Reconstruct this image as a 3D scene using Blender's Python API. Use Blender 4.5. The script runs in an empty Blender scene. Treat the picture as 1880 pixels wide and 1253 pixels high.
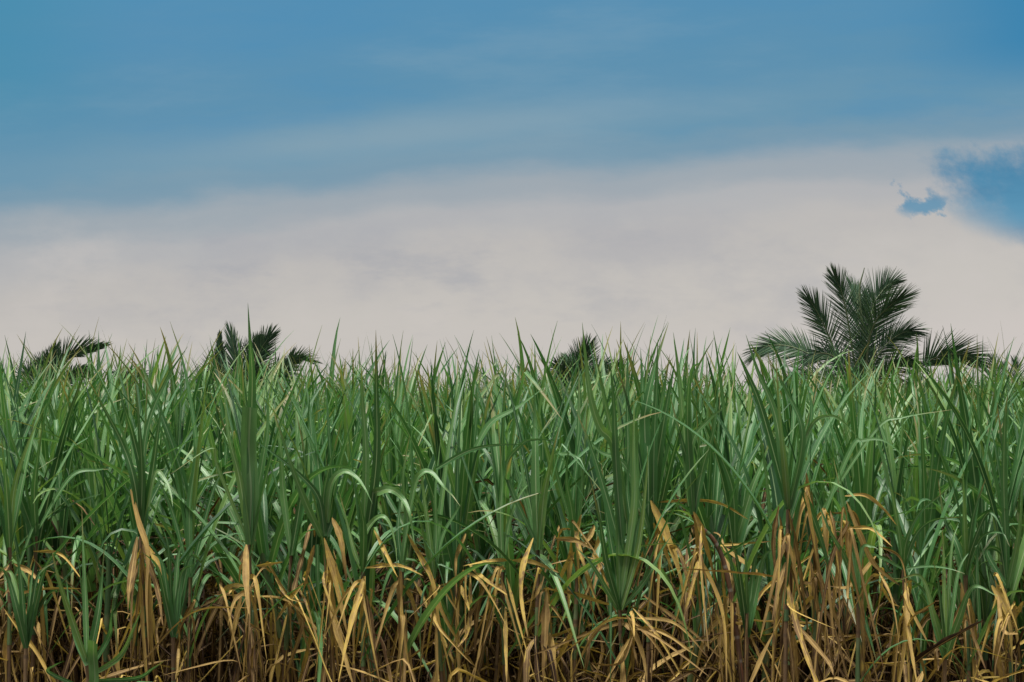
import bpy, math, random
import numpy as np
from mathutils import Vector, Matrix, Euler
random.seed(11)
sc = bpy.context.scene
col = sc.collection
F, EYE, HOR = 3186.0, 2.9, 735.0        # focal length in photo pixels, eye height (m), horizon row
R = math.radians
U = random.uniform

def at(px, py, Y):
    return Vector(((px-940)/F*Y, Y, EYE+(HOR-py)/F*Y))
def lin(c):
    return tuple(((v/255)/12.92 if v/255 <= .04045 else ((v/255+.055)/1.055)**2.4) for v in c)

# ------------------------------------------------------------------ materials
def nt(name):
    m = bpy.data.materials.new(name); m.use_nodes = True
    t = m.node_tree; t.nodes.clear()
    return m, t
class G:
    """tiny node graph helper"""
    def __init__(s, t): s.t = t
    def n(s, typ, **kw):
        o = s.t.nodes.new(typ)
        for k, v in kw.items():
            setattr(o, k, v)
        return o
    def link(s, a, b): s.t.links.new(a, b)
    def put(s, sock, v):
        if isinstance(v, bpy.types.NodeSocket): s.link(v, sock)
        else: sock.default_value = v
    def math(s, op, a, b=0.0, c=0.0, clamp=False):
        o = s.n('ShaderNodeMath', operation=op, use_clamp=clamp)
        s.put(o.inputs[0], a); s.put(o.inputs[1], b); s.put(o.inputs[2], c)
        return o.outputs[0]
    def smooth(s, x, a, b, lo=0.0, hi=1.0):
        o = s.n('ShaderNodeMapRange', interpolation_type='SMOOTHSTEP')
        s.put(o.inputs[0], x)
        for i, v in enumerate((a, b, lo, hi)): s.put(o.inputs[i+1], v)
        return o.outputs[0]
    def mix(s, f, a, b, bt='MIX'):
        o = s.n('ShaderNodeMix', data_type='RGBA', blend_type=bt)
        s.put(o.inputs[0], f)
        for i, v in ((6, a), (7, b)):
            if not isinstance(v, bpy.types.NodeSocket) and len(v) == 3: v = (*v, 1)
            s.put(o.inputs[i], v)
        return o.outputs[2]
    def ramp(s, x, stops, mode='LINEAR'):
        o = s.n('ShaderNodeValToRGB'); cr = o.color_ramp; cr.interpolation = mode
        while len(cr.elements) < len(stops): cr.elements.new(.5)
        for e, (p, c) in zip(cr.elements, stops):
            e.position = p; e.color = (*c, 1)
        s.put(o.inputs[0], x)
        return o.outputs[0]
    def noise(s, vec, scale, detail=3, rough=.55):
        o = s.n('ShaderNodeTexNoise'); s.put(o.inputs['Vector'], vec)
        o.inputs['Scale'].default_value = scale; o.inputs['Detail'].default_value = detail
        o.inputs['Roughness'].default_value = rough
        return o.outputs[0]
    def comb(s, x, y, z):
        o = s.n('ShaderNodeCombineXYZ')
        for i, v in enumerate((x, y, z)): s.put(o.inputs[i], v)
        return o.outputs[0]

def leaf_material(name, stops, rib, tip, rough, trans, spec=.5, ribw=.055, blotch=.35, low=.62):
    m, t = nt(name); g = G(t)
    uv = g.n('ShaderNodeSeparateXYZ'); g.link(g.n('ShaderNodeUVMap').outputs[0], uv.inputs[0])
    u, v = uv.outputs[0], uv.outputs[1]
    oi = g.n('ShaderNodeObjectInfo').outputs['Random']
    at_ = g.n('ShaderNodeAttribute', attribute_name='rnd').outputs['Fac']
    r = g.math('FRACT', g.math('ADD', g.math('MULTIPLY', oi, g.math('LESS_THAN', at_, 5.0)), at_))
    r2 = g.math('FRACT', g.math('MULTIPLY', r, 7.31))
    r3 = g.math('FRACT', g.math('MULTIPLY', r, 23.7))
    vec = g.comb(g.math('MULTIPLY', u, 9.0), g.math('MULTIPLY', v, 1.6), g.math('MULTIPLY', r, 40.0))
    st = g.noise(vec, 3.0, 4, .6)                           # veins along the blade
    blot = g.noise(g.comb(u, g.math('MULTIPLY', v, 7.0), g.math('MULTIPLY', r, 31.0)), 1.4, 3)
    c = g.ramp(g.math('ADD', r, g.math('MULTIPLY', g.math('SUBTRACT', blot, .5), blotch)), stops)
    c = g.mix(1.0, c, g.ramp(st, [(.28, (low,)*3), (.5, (.92,)*3), (.72, (1.0,)*3)]), 'MULTIPLY')
    # dying tips and dry edges on some blades
    tipf = g.math('MULTIPLY', g.smooth(g.math('ADD', v, g.math('MULTIPLY', g.math('SUBTRACT', blot, .5), .5)), .72, .98), g.smooth(r2, .35, .8))
    c = g.mix(g.math('MULTIPLY', tipf, .8), c, tip)
    spot = g.smooth(g.noise(g.comb(g.math('MULTIPLY', u, 2.0), g.math('MULTIPLY', v, 26.0), g.math('MULTIPLY', r, 17.0)), 1.7, 5, .7), .62, .74)
    c = g.mix(g.math('MULTIPLY', spot, .5), c, (.09, .055, .025))
    ribm = g.math('SUBTRACT', 1.0, g.smooth(g.math('ABSOLUTE', g.math('SUBTRACT', u, .5)), ribw*.6, ribw*1.3))
    ribm = g.math('MULTIPLY', ribm, g.math('MULTIPLY', g.smooth(v, 1.0, .55), g.math('ADD', .5, g.math('MULTIPLY', r3, .5))))
    c = g.mix(ribm, c, rib)
    p = g.n('ShaderNodeBsdfPrincipled')
    g.link(c, p.inputs['Base Color'])
    g.put(p.inputs['Roughness'], g.math('ADD', rough, g.math('MULTIPLY', st, .15)))
    p.inputs['Specular IOR Level'].default_value = spec
    bp = g.n('ShaderNodeBump'); bp.inputs['Strength'].default_value = .35; bp.inputs['Distance'].default_value = .002
    g.link(st, bp.inputs['Height']); g.link(bp.outputs[0], p.inputs['Normal'])
    tr = g.n('ShaderNodeBsdfTranslucent')
    g.link(g.mix(1.0, c, (1.5, 1.6, .8), 'MULTIPLY'), tr.inputs[0])
    ms = g.n('ShaderNodeMixShader'); ms.inputs[0].default_value = trans
    g.link(p.outputs[0], ms.inputs[1]); g.link(tr.outputs[0], ms.inputs[2])
    o = g.n('ShaderNodeOutputMaterial'); g.link(ms.outputs[0], o.inputs[0])
    return m
GREEN = leaf_material('green blade', [(0, (.024, .085, .030)), (.3, (.052, .160, .045)), (.6, (.082, .220, .072)), (.85, (.135, .290, .095)), (1, (.19, .31, .075))],
                      (.32, .44, .24), (.30, .22, .09), .36, .22, .55)
FARGREEN = leaf_material('far green blade', [(0, (.042, .13, .040)), (.5, (.095, .235, .070)), (1, (.175, .335, .10))],
                      (.26, .38, .2), (.30, .24, .11), .40, .22, .5)
DRY = leaf_material('dry blade', [(0, (.040, .022, .014)), (.16, (.10, .055, .028)), (.34, (.23, .145, .058)), (.55, (.39, .255, .090)), (.74, (.54, .37, .12)), (.88, (.68, .49, .12)), (1, (.28, .18, .09))],
                    (.52, .36, .15), (.13, .07, .04), .6, .15, .2, .07, .75, .38)
PALMG = leaf_material('palm leaflet', [(0, (.040, .085, .052)), (.5, (.060, .120, .070)), (1, (.095, .165, .080))],
                      (.03, .06, .03), (.07, .07, .03), .6, .12, .15)

def bark_material(name, a, b, c2, period, ringcol):
    m, t = nt(name); g = G(t)
    uv = g.n('ShaderNodeSeparateXYZ'); g.link(g.n('ShaderNodeUVMap').outputs[0], uv.inputs[0])
    u, v = uv.outputs[0], uv.outputs[1]
    oi = g.n('ShaderNodeObjectInfo').outputs['Random']
    nz = g.noise(g.comb(g.math('MULTIPLY', u, 6.0), g.math('MULTIPLY', v, 5.0), g.math('MULTIPLY', oi, 30.0)), 1.5, 5)
    c = g.ramp(g.math('ADD', g.math('MULTIPLY', nz, .8), g.math('MULTIPLY', oi, .35)), [(.25, a), (.5, b), (.8, c2)])
    fr = g.math('FRACT', g.math('DIVIDE', v, period))
    ring = g.math('SUBTRACT', 1.0, g.smooth(g.math('ABSOLUTE', g.math('SUBTRACT', fr, .5)), .03, .10))
    c = g.mix(g.math('MULTIPLY', ring, .8), c, ringcol)
    p = g.n('ShaderNodeBsdfPrincipled'); g.link(c, p.inputs['Base Color'])
    p.inputs['Roughness'].default_value = .6
    bp = g.n('ShaderNodeBump'); bp.inputs['Strength'].default_value = .4; bp.inputs['Distance'].default_value = .003
    g.link(nz, bp.inputs['Height']); g.link(bp.outputs[0], p.inputs['Normal'])
    o = g.n('ShaderNodeOutputMaterial'); g.link(p.outputs[0], o.inputs[0])
    return m
CANE = bark_material('cane stalk', (.06, .034, .02), (.14, .085, .04), (.22, .14, .065), .12, (.10, .065, .04))
CANERED = bark_material('orange cane stalk', (.07, .035, .025), (.13, .065, .035), (.50, .13, .02), .11, (.22, .19, .16))
SHEATH = bark_material('green sheath', (.035, .095, .035), (.06, .13, .05), (.13, .17, .06), .40, (.16, .2, .1))
TRUNK = bark_material('palm trunk', (.05, .045, .035), (.10, .085, .065), (.15, .13, .10), .09, (.05, .04, .03))
RACHIS = bark_material('palm midrib', (.07, .11, .05), (.10, .14, .06), (.14, .16, .08), .5, (.12, .14, .07))

def soil():
    m, t = nt('soil'); g = G(t)
    pos = g.n('ShaderNodeNewGeometry').outputs['Position']
    n1 = g.noise(pos, 1.3, 6); n2 = g.noise(pos, 22, 6, .7)
    c = g.ramp(n1, [(.3, (.055, .035, .022)), (.6, (.10, .066, .04)), (.8, (.14, .10, .06))])
    c = g.mix(1.0, c, g.ramp(n2, [(.3, (.5,)*3), (.7, (1,)*3)]), 'MULTIPLY')
    p = g.n('ShaderNodeBsdfPrincipled'); g.link(c, p.inputs['Base Color']); p.inputs['Roughness'].default_value = .95
    bp = g.n('ShaderNodeBump'); bp.inputs['Strength'].default_value = .8; bp.inputs['Distance'].default_value = .04
    g.link(n2, bp.inputs['Height']); g.link(bp.outputs[0], p.inputs['Normal'])
    o = g.n('ShaderNodeOutputMaterial'); g.link(p.outputs[0], o.inputs[0])
    return m

# ------------------------------------------------------------------ mesh building
class MB:
    def __init__(s): s.v = []; s.f = []; s.uv = []; s.r = []; s.mi = []; s.n = 0
    def grid(s, V, UV, rnd, mat=0):
        """V: (N, C, 3) array of a strip, UV: (N, C, 2)"""
        N, C = V.shape[:2]
        idx = np.arange(N*C).reshape(N, C)+s.n
        q = np.stack([idx[:-1, :-1], idx[:-1, 1:], idx[1:, 1:], idx[1:, :-1]], -1).reshape(-1, 4)
        s.v.append(V.reshape(-1, 3)); s.uv.append(UV.reshape(-1, 2)); s.f.append(q)
        s.r.append(np.full(N*C, rnd)); s.mi.append(np.full(len(q), mat)); s.n += N*C
    def mesh(s, name, mats):
        v = np.concatenate(s.v).astype(np.float32); f = np.concatenate(s.f).astype(np.int32)
        uv = np.concatenate(s.uv).astype(np.float32); r = np.concatenate(s.r).astype(np.float32)
        me = bpy.data.meshes.new(name)
        me.vertices.add(len(v)); me.vertices.foreach_set('co', v.ravel())
        me.loops.add(f.size); me.loops.foreach_set('vertex_index', f.ravel())
        me.polygons.add(len(f))
        me.polygons.foreach_set('loop_start', np.arange(0, f.size, 4, dtype=np.int32))
        me.polygons.foreach_set('loop_total', np.full(len(f), 4, dtype=np.int32))
        me.polygons.foreach_set('material_index', np.concatenate(s.mi).astype(np.int32))
        me.polygons.foreach_set('use_smooth', np.ones(len(f), dtype=bool))
        l = me.uv_layers.new(name='UVMap'); l.data.foreach_set('uv', uv[f.ravel()].ravel())
        a = me.attributes.new('rnd', 'FLOAT', 'POINT'); a.data.foreach_set('value', r)
        for m in (mats if isinstance(mats, (list, tuple)) else [mats]): me.materials.append(m)
        me.update(calc_edges=True); me.validate()
        return me

def norm(a): return a/np.maximum(np.linalg.norm(a, axis=-1, keepdims=True), 1e-9)
def ribbon(P, tau, w, fold=.25, cols=4, S0=None, curl=0.0):
    """blade surface along points P; tau = rotation of the blade about its own axis; w = half widths"""
    T = norm(np.gradient(P, axis=0))
    if S0 is None:
        S0 = np.cross(T, np.array([0., 1., 0.]))
    S0 = norm(S0 - (S0*T).sum(-1, keepdims=True)*T)
    for i in range(1, len(S0)):                       # no sudden flips
        if (S0[i]*S0[i-1]).sum() < 0: S0[i] *= -1
    B = norm(np.cross(T, S0))
    S = S0*np.cos(tau)[:, None]+B*np.sin(tau)[:, None]
    Nn = np.cross(T, S)
    us = {2: [-1, 1], 3: [-1, 0, 1], 4: [-1, -.14, .14, 1], 5: [-1, -.55, 0, .55, 1]}[cols]
    V = np.stack([P+S*(u*w)[:, None]*math.cos(fold)+Nn*(abs(u)*w*math.sin(fold)+curl*(u*u)*w)[:, None] for u in us], 1)
    N = len(P); UV = np.zeros((N, len(us), 2))
    UV[:, :, 0] = (np.array(us)+1)/2; UV[:, :, 1] = np.linspace(0, 1, N)[:, None]
    return V, UV
def wprof(s, W, base=.35, pw=.7):
    return W*(base+(1-base)*np.clip(s/.28, 0, 1)**.8)*np.clip(1-s, 0.0, 1)**pw+.0004
def spline(pts, N):
    p = [Vector(q) for q in pts]
    if len(p) == 2: p = [p[0], p[0].lerp(p[1], .5), p[1]]
    ext = [p[0]*2-p[1]]+p+[p[-1]*2-p[-2]]
    out = []
    segs = len(p)-1
    for i in range(N):
        t = i/(N-1)*segs; k = min(int(t), segs-1); t -= k
        a, b, c, d = ext[k:k+4]
        out.append(.5*((2*b)+(c-a)*t+(2*a-5*b+4*c-d)*t*t+(3*b-a-3*c+d)*t**3))
    return np.array([tuple(q) for q in out])
def tube(mb, P, rad, sides=8, rnd=0.0, mat=0, v0=0.0, ring=0.0, period=.12):
    T = norm(np.gradient(P, axis=0))
    A = norm(np.cross(T, np.array([0.03, 1., 0.02]))); B = np.cross(T, A)
    L = np.concatenate([[0], np.cumsum(np.linalg.norm(np.diff(P, axis=0), axis=1))])+v0
    rr = np.array(rad)*np.ones(len(P))
    if ring: rr = rr*(1+ring*np.exp(-((((L/period)%1)-.5)/.12)**2))
    th = np.linspace(0, 2*math.pi, sides+1)
    V = P[:, None, :]+rr[:, None, None]*(A[:, None, :]*np.cos(th)[None, :, None]+B[:, None, :]*np.sin(th)[None, :, None])
    UV = np.zeros((len(P), sides+1, 2)); UV[:, :, 0] = th/(2*math.pi); UV[:, :, 1] = L[:, None]
    mb.grid(V, UV, rnd, mat)

# blade library: a blade starts at its origin and leaves it in the +X half plane, so a turn about Z keeps gravity right
def blade_curve(kind, N, rng):
    u = rng.uniform
    s = np.linspace(0, 1, N)
    if kind == 'spear':                               # newest leaf, stiff and narrow
        L, th = u(.5, .9), R(u(80, 89)) - R(u(0, 25))*s**2
    elif kind == 'upright':
        L, th = u(.75, 1.15), R(u(72, 86)) - R(u(8, 45))*s**1.7
    elif kind == 'lean':
        L, th = u(.85, 1.3), R(u(52, 74)) - R(u(25, 85))*s**1.5
    elif kind == 'arch':
        L = u(.75, 1.3); th = R(u(55, 80)) - R(u(100, 160))*(1/(1+np.exp(-(s-u(.3, .62))/u(.06, .15))))
    elif kind == 'fold':                              # blade snapped over part way
        L = u(.8, 1.2); th = R(u(72, 86)) - R(u(5, 20))*s - R(u(100, 150))*(s > u(.45, .7))
    elif kind == 'hang':                              # dead blade dropped along the stalk
        L = u(.6, 1.3); th = R(u(-30, 50)) - (R(u(0, 50))+R(88))*(1/(1+np.exp(-(s-u(.02, .12))/.025)))
        th = np.maximum(th, R(u(-89, -72)))+R(u(-9, 9))*np.sin(s*u(3, 8))
    elif kind == 'clasp':                             # dead sheath and blade lying close along the stalk
        L = u(.35, .85); th = R(u(-86, -74))+R(u(3, 12))*np.sin(s*u(3, 9)+u(0, 6))
    elif kind == 'sprawl':                            # dead blade sticking out, arched or broken
        L = u(.55, 1.0); th = R(u(0, 60)) - R(u(40, 120))*(1/(1+np.exp(-(s-u(.1, .6))/u(.012, .07))))
    elif kind == 'stiff':                             # dead blade, straight and slanting any way
        L = u(.5, 1.0); th = R(u(-75, 30)) - R(u(0, 30))*s
    az = R(u(-14, 14))*s**1.5*2 + R(4)*np.sin(s*u(4, 9)+u(0, 6))
    d = np.stack([np.cos(th)*np.cos(az), np.cos(th)*np.sin(az), np.sin(th)], 1)*(L/(N-1))
    P = np.concatenate([np.zeros((1, 3)), np.cumsum(d[:-1], 0)])
    S0 = np.stack([-np.sin(az), np.cos(az), np.zeros(N)], 1)
    return P, S0, s
def blade(mb, kind, N, cols, rng, rnd, mat=0):
    P, S0, s = blade_curve(kind, N, rng)
    dead = kind in ('hang', 'sprawl', 'stiff', 'clasp')
    W = rng.uniform(.007, .020) if dead else (.012 if kind == 'spear' else rng.uniform(.018, .038))
    tw = R(rng.uniform(-150, 150) if dead else rng.uniform(-50, 50))
    tau = tw*s**1.2+R(rng.uniform(-25, 25))
    w = wprof(s, W, .4, .65 if dead else .8)
    if dead:
        w = w*(1+.25*np.sin(s*rng.uniform(15, 40)+rng.uniform(0, 6)))
    V, UV = ribbon(P, tau, w, R(rng.uniform(8, 34)) if not dead else R(rng.uniform(5, 55)), cols, S0, 0.0 if not dead else rng.uniform(-.3, .3))
    mb.grid(V, UV, rnd, mat)
TIP = {}
def library(kind, n, mat, N=16, cols=4):
    out = []
    for i in range(n):
        mb = MB(); blade(mb, kind, N, cols, random, random.random())
        me = mb.mesh('blade_'+kind, mat); TIP[me.name] = float(mb.v[0][:, 2].max()); out.append(me)
    return out
LIB = {k: library(k, n, m) for k, n, m in (('spear', 8, GREEN), ('upright', 26, GREEN), ('lean', 20, GREEN), ('arch', 24, GREEN), ('fold', 12, GREEN),
                                           ('hang', 26, DRY), ('sprawl', 20, DRY), ('stiff', 20, DRY), ('clasp', 18, DRY))}

# ------------------------------------------------------------------ scene objects
def tag(o, label=None, cat=None, group=None, kind=None):
    for k, v in (('label', label), ('category', cat), ('group', group), ('kind', kind)):
        if v: o[k] = v
def link(name, data, parent=None, loc=(0, 0, 0), rz=0.0, sc_=1.0, tilt=(0, 0)):
    o = bpy.data.objects.new(name, data); col.objects.link(o)
    o.location = loc; o.rotation_euler = (tilt[0], tilt[1], rz)
    o.scale = (sc_,)*3 if not isinstance(sc_, tuple) else sc_
    if parent: o.parent = parent
    return o

def ground():
    mb = MB(); N = 60
    xs = np.concatenate([np.linspace(-900, -30, 8), np.linspace(-28, 28, N), np.linspace(30, 900, 8)])
    ys = np.concatenate([np.linspace(-300, -6, 6), np.linspace(-5, 62, 70), np.linspace(70, 1500, 9)])
    X, Y = np.meshgrid(xs, ys)
    Z = .05*np.sin(X*.9+Y*.2)*np.cos(Y*.7)*(np.abs(X) < 29)*(Y < 60)*(Y > -4)
    V = np.stack([X, Y, Z], -1); UV = np.stack([X, Y], -1)
    mb.grid(V, UV, 0)
    o = link('ground', mb.mesh('ground', soil())); tag(o, kind='structure')
ground()

# stalk variants for the plants of the inner rows
def stalk_mesh(a, b, H, mat):
    s = np.linspace(0, 1, 34); P = np.stack([a*s**2, b*s**2, H*s], 1)
    mb = MB(); tube(mb, P, .0125-.004*s, 8, random.random(), 0, 0, .16)
    return mb.mesh('cane_stalk', mat)
STALKS = []
for i in range(10):
    a, b, H = U(-.18, .18), U(-.18, .18), 2.1
    s = np.linspace(0, 1, 12); mb = MB(); z = (H-.5+.55*s)/H
    tube(mb, np.stack([a*z**2, b*z**2, H*z], 1), .016+.0025*np.sin(s*3.1)-.006*s, 8, random.random())
    STALKS.append((a, b, H, stalk_mesh(a, b, H, CANE), mb.mesh('leaf_sheath', SHEATH)))

def add_blade(root, kind, loc, az, scl=1.0, tilt=3, cap=None):
    nm = 'dry_leaf' if kind in ('hang', 'sprawl', 'stiff', 'clasp') else 'leaf'
    me = random.choice(LIB[kind])
    if cap is not None and kind in ('spear', 'upright', 'lean'): scl = min(max((cap-loc[2])/TIP[me.name], .62), 1.45 if kind == 'spear' else 1.22 if kind != 'lean' else 1.0)   # the crop stands to an even, ragged height
    return link(nm, me, root, loc, az, scl, (R(U(-tilt, tilt)), R(U(-tilt, tilt))))

def swell(x, Y):
    # the crop stands in clumps: taller left and right of centre, a dip between centre clump and the tall palm
    px = 940+x/Y*F; b = lambda c0, w, a: a*math.exp(-((px-c0)/w)**2)
    return b(1170, 95, 34)+b(1330, 55, -44)+b(200, 190, 16)+b(690, 60, 14)+b(850, 70, -14)+b(1460, 60, 10)+b(1700, 160, -20)+7*math.sin(px/31)
def fan(root, c, top, plane, scl, n=8, droop=.5, Y=9):
    """green whorl: c(z) gives the stalk axis, top the neck height"""
    for i in range(n):
        k = i/(n-1)                                   # 0 outermost and lowest, 1 newest
        z = top-.42*(1-k)**1.1+.06*k
        kind = 'spear' if i == n-1 else ('arch' if k < droop*.55 and random.random() < .75 else
               'fold' if random.random() < .12 else 'lean' if k < droop and random.random() < .7 else 'upright')
        add_blade(root, kind, c(z), plane+(math.pi if i % 2 else 0)+U(-.55, .55), scl*U(.85, 1.12), 3,
                  EYE+(random.triangular(25, 140, 72)+((U(0, 40) if random.random() < .6 else U(30, 95)) if kind == 'spear' else 0))/F*Y+.02+swell(root.location.x, Y)/F*Y)
def skirt(root, c, top, n, scl=1.0):
    for i in range(n):
        z = top-.26-U(0, 1.2)
        kind = random.choice(['hang']*3+['sprawl', 'sprawl', 'stiff', 'stiff'])
        add_blade(root, kind, c(z), U(0, 2*math.pi), scl*U(.8, 1.15), 12)

ZONES = [(-99, 60, 'beside the left picture edge'), (60, 210, 'below the lone curved palm frond at far left'), (210, 380, 'between the two palms on the left'),
         (380, 590, 'below the dark brush-like palm on the left'), (590, 780, 'just right of the brush-like left palm'), (780, 950, 'just left of the small centre palm'),
         (950, 1150, 'below the small centre palm'), (1150, 1370, 'between the centre palm and the tall palm'),
         (1370, 1530, 'below the left side frond of the tall palm'), (1530, 1690, 'below the crown of the tall right palm'),
         (1690, 1815, 'below the right side frond of the tall palm'), (1815, 9999, 'beside the right picture edge')]
def zone_label(px, Y):
    z = next(t for a, b, t in ZONES if a <= px < b)
    d = 'second rank' if Y < 9.6 else 'third rank' if Y < 11.3 else 'rear rank'
    return f'green sugarcane in the {d}, {z}', f'{d} sugarcane {z}'

def field_plant(x, Y, dry=True):
    a, b, H, sm, gm = random.choice(STALKS)
    top = random.triangular(1.85, 2.4, 2.15)+(.05 if x < -.17*Y else 0)
    root = link('sugarcane_plant', None, None, (x, Y, 0))
    k = top/H; rz = U(0, 6.28)
    ca, sa = math.cos(rz), math.sin(rz)
    def c(z):
        q = (z/top)**2
        return ((a*ca-b*sa)*q, (a*sa+b*ca)*q, z)
    link('stalk', sm, root, (0, 0, 0), rz, (1, 1, k)); link('leaf_sheath', gm, root, (0, 0, 0), rz, (1, 1, k))
    fan(root, c, top, U(0, 3.14), U(.88, 1.08), random.randint(10, 13), U(.35, .8), Y)
    for i in range(5 if Y < 10 else 0): add_blade(root, 'clasp', c(top-.25-.2*i+U(-.08, .08)), U(0, 6.28), U(.8, 1.2), 4)
    if dry: skirt(root, c, top, random.randint(9, 14) if Y < 9.6 else random.randint(8, 11) if Y < 11 else random.randint(4, 5))
    root.rotation_euler = (R(U(-4, 4)), R(U(-5, 5)), 0)
    px = 940+x/Y*F
    l, g_ = zone_label(px, Y)
    tag(root, l, 'sugarcane', g_)

# ------------------------------------------------------------------ the plants one can single out in the front rank
def ray_pts(pts, Y, Y2, jit=0.0):
    n = len(pts)
    return [tuple(at(p[0], p[1], Y+(Y2-Y)*i/(n-1)+(U(-jit, jit) if 0 < i < n-1 else 0))) for i, p in enumerate(pts)]
HEROES = []   # (neck px, neck py, Y, foot px, label, fan n, skirt n, stalk material)
def hero(nx, ny, Y, footx, label, fann=5, skn=5, mat=None, mid=None):
    neck = at(nx, ny, Y); foot = at(footx, 0, Y+U(-.05, .05)); foot.z = 0
    root = link('sugarcane_plant', None, None, foot)
    mp = at(*mid, Y) if mid else foot.lerp(neck, .5)+Vector((U(-.03, .03), U(-.03, .03), 0))
    P = spline([(0, 0, 0), tuple(mp-foot), tuple(neck-foot)], 40)
    mb = MB(); tube(mb, P, np.linspace(.0125, .009, 40), 10, random.random(), 0, 0, .2)
    link('stalk', mb.mesh('cane_stalk', mat or CANE), root)
    mb = MB(); Q = P[-9:]; tube(mb, Q, np.linspace(.0115, .008, 9), 10, random.random())
    link('leaf_sheath', mb.mesh('leaf_sheath', SHEATH), root)
    def c(z):
        i = int(np.argmin(np.abs(P[:, 2]-z))); return (P[i, 0], P[i, 1], min(z, P[-1, 2]))
    if fann: fan(root, c, neck.z, U(-.5, .5), U(.85, 1.0), fann, .5, Y)
    skirt(root, c, neck.z, skn+12)
    for i in range(9):
        add_blade(root, 'clasp', c(neck.z-.10-.13*i+U(-.05, .05)), U(0, 6.28), U(.8, 1.2), 4)
    tag(root, label, 'sugarcane', 'front rank sugarcane')
    HEROES.append((nx, ny, Y, root, foot))
    return root
def hero_leaf(pts, w, dry=False, h=None, blunt=False, rnd=None, tw=None, dY=None):
    if h is None:
        h = min(range(len(HEROES)), key=lambda i: abs(HEROES[i][0]-pts[0][0])+.35*abs(HEROES[i][1]-pts[0][1]))
    nx, ny, Y, root, foot = HEROES[h]
    Y0 = Y-(.06 if dry else .03); Y1 = Y0+(dY if dY is not None else U(-.22, .10))
    N = 26
    P = spline([Vector(q)-foot for q in ray_pts(pts, Y0, Y1, .02)], N)
    s = np.linspace(0, 1, N)
    t0 = R(U(-35, 35)); t1 = R(U(-45, 45)) if tw is None else R(tw)
    if dry: t1 *= 1.8
    tau = t0*(1-s)+t1*s
    W = w/2/F*Y*(1.32 if dry else 1.36)
    wp = W*(.55+.45*np.clip(s/.2, 0, 1))if blunt else wprof(s, W, .45 if not dry else .12, .95 if not dry else .5)
    if dry: wp = wp*(1+.12*np.sin(s*U(12, 30)+U(0, 6)))
    V, UV = ribbon(P, tau, wp, R(U(10, 26) if not dry else U(5, 45)), 4, None, U(-.1, .2) if dry else 0)
    if blunt: UV[:, :, 1] *= .6
    mb = MB(); mb.grid(V, UV, 10+(U(.22, .97) if rnd is None else min(rnd+U(-.05, .05), .97)))
    return link('dry_leaf' if dry else 'leaf', mb.mesh('blade', DRY if dry else GREEN), root)

A = hero
A(258, 985, 8.0, 285, 'leafy cane with a wide straw-brown skirt and a bright yellow dangling blade, lower left', 5, 7)
A(160, 1215, 7.7, 168, 'low young cane, a dark blue-green fan opening near the bottom left', 2, 1)
A(18, 1005, 8.1, 30, 'cane at the left edge with a bent brown blade below its fan', 6, 6)
A(66, 985, 8.2, 55, 'cane with a bright narrow upright blade, just right of the left edge', 6, 6)
A(458, 1000, 8.0, 462, 'cane with a very broad upright blade under the brush-like palm, pale straw sheath', 4, 6)
A(596, 985, 8.0, 620, 'cane sending a long yellow-green blade down from upper left, two tan blades hanging', 4, 5)
A(666, 1050, 7.95, 672, 'cane with a yellow inverted V of dead blades below its short fan', 4, 5)
A(738, 1050, 7.95, 740, 'cane with a flat straw-brown blade hanging straight below its neck and pale arched leaves above', 3, 5)
A(797, 1062, 8.0, 828, 'cane with a narrow V of green blades above a long curved yellow dead blade', 3, 5)
A(838, 1060, 8.15, 842, 'cane with a forked dead blade standing at its neck, right of the narrow green V', 5, 6)
A(922, 1050, 8.1, 930, 'slim cane with a horizontal yellow blade across its neck, left of the dark straight blade', 5, 6)
A(988, 1010, 8.0, 998, 'cane below one long dark straight blade, rust-brown stalk', 4, 5)
A(1060, 1040, 8.15, 1045, 'cane wrapped in upright tan dead blades, left of the big green fan', 3, 6)
A(1138, 1120, 7.8, 1150, 'biggest green fan in the middle, opening low between masses of dead leaves', 5, 5)
A(1196, 1000, 8.1, 1190, 'cane with a broad pale-yellow dead blade slanting down right, beside the big green fan', 4, 6)
A(1272, 945, 8.0, 1420, 'leaning cane with an orange-ringed bare stalk slanting down to the right', 5, 5, CANERED, (1345, 1110))
A(1350, 1000, 8.3, 1356, 'cane in the shaded gap right of the leaning orange-ringed stalk', 6, 4)
A(1447, 935, 7.7, 1432, 'tall cane with stiff dark blades rising left of the big palm, tip folded over', 4, 7)
A(1490, 1000, 7.95, 1500, 'cane hidden in a thick hanging curtain of rust-orange dead blades', 3, 8)
A(1576, 1092, 7.8, 1582, 'cane with a long pale blade slanting up left to a brown sheath, bare ringed stalk', 2, 4)
A(1659, 1045, 7.9, 1684, 'cane with two pale leaves arching to the right, straw-gold stalk', 3, 4)
A(1773, 1056, 7.9, 1780, 'cane with a bright green upright fan right of the twin arching leaves', 5, 5)
A(1850, 1080, 7.85, 1862, 'cane at the right edge with a yellow Y-shaped dead sheath', 4, 6)
A(350, 1060, 8.2, 352, 'cane in the dark gap between the brown-skirted cane and the broad-bladed one', 6, 6)
A(535, 1020, 8.15, 500, 'cane bound with a crossed pair of yellow dead blades, left of the long yellow-green leaf', 5, 7)

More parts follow.
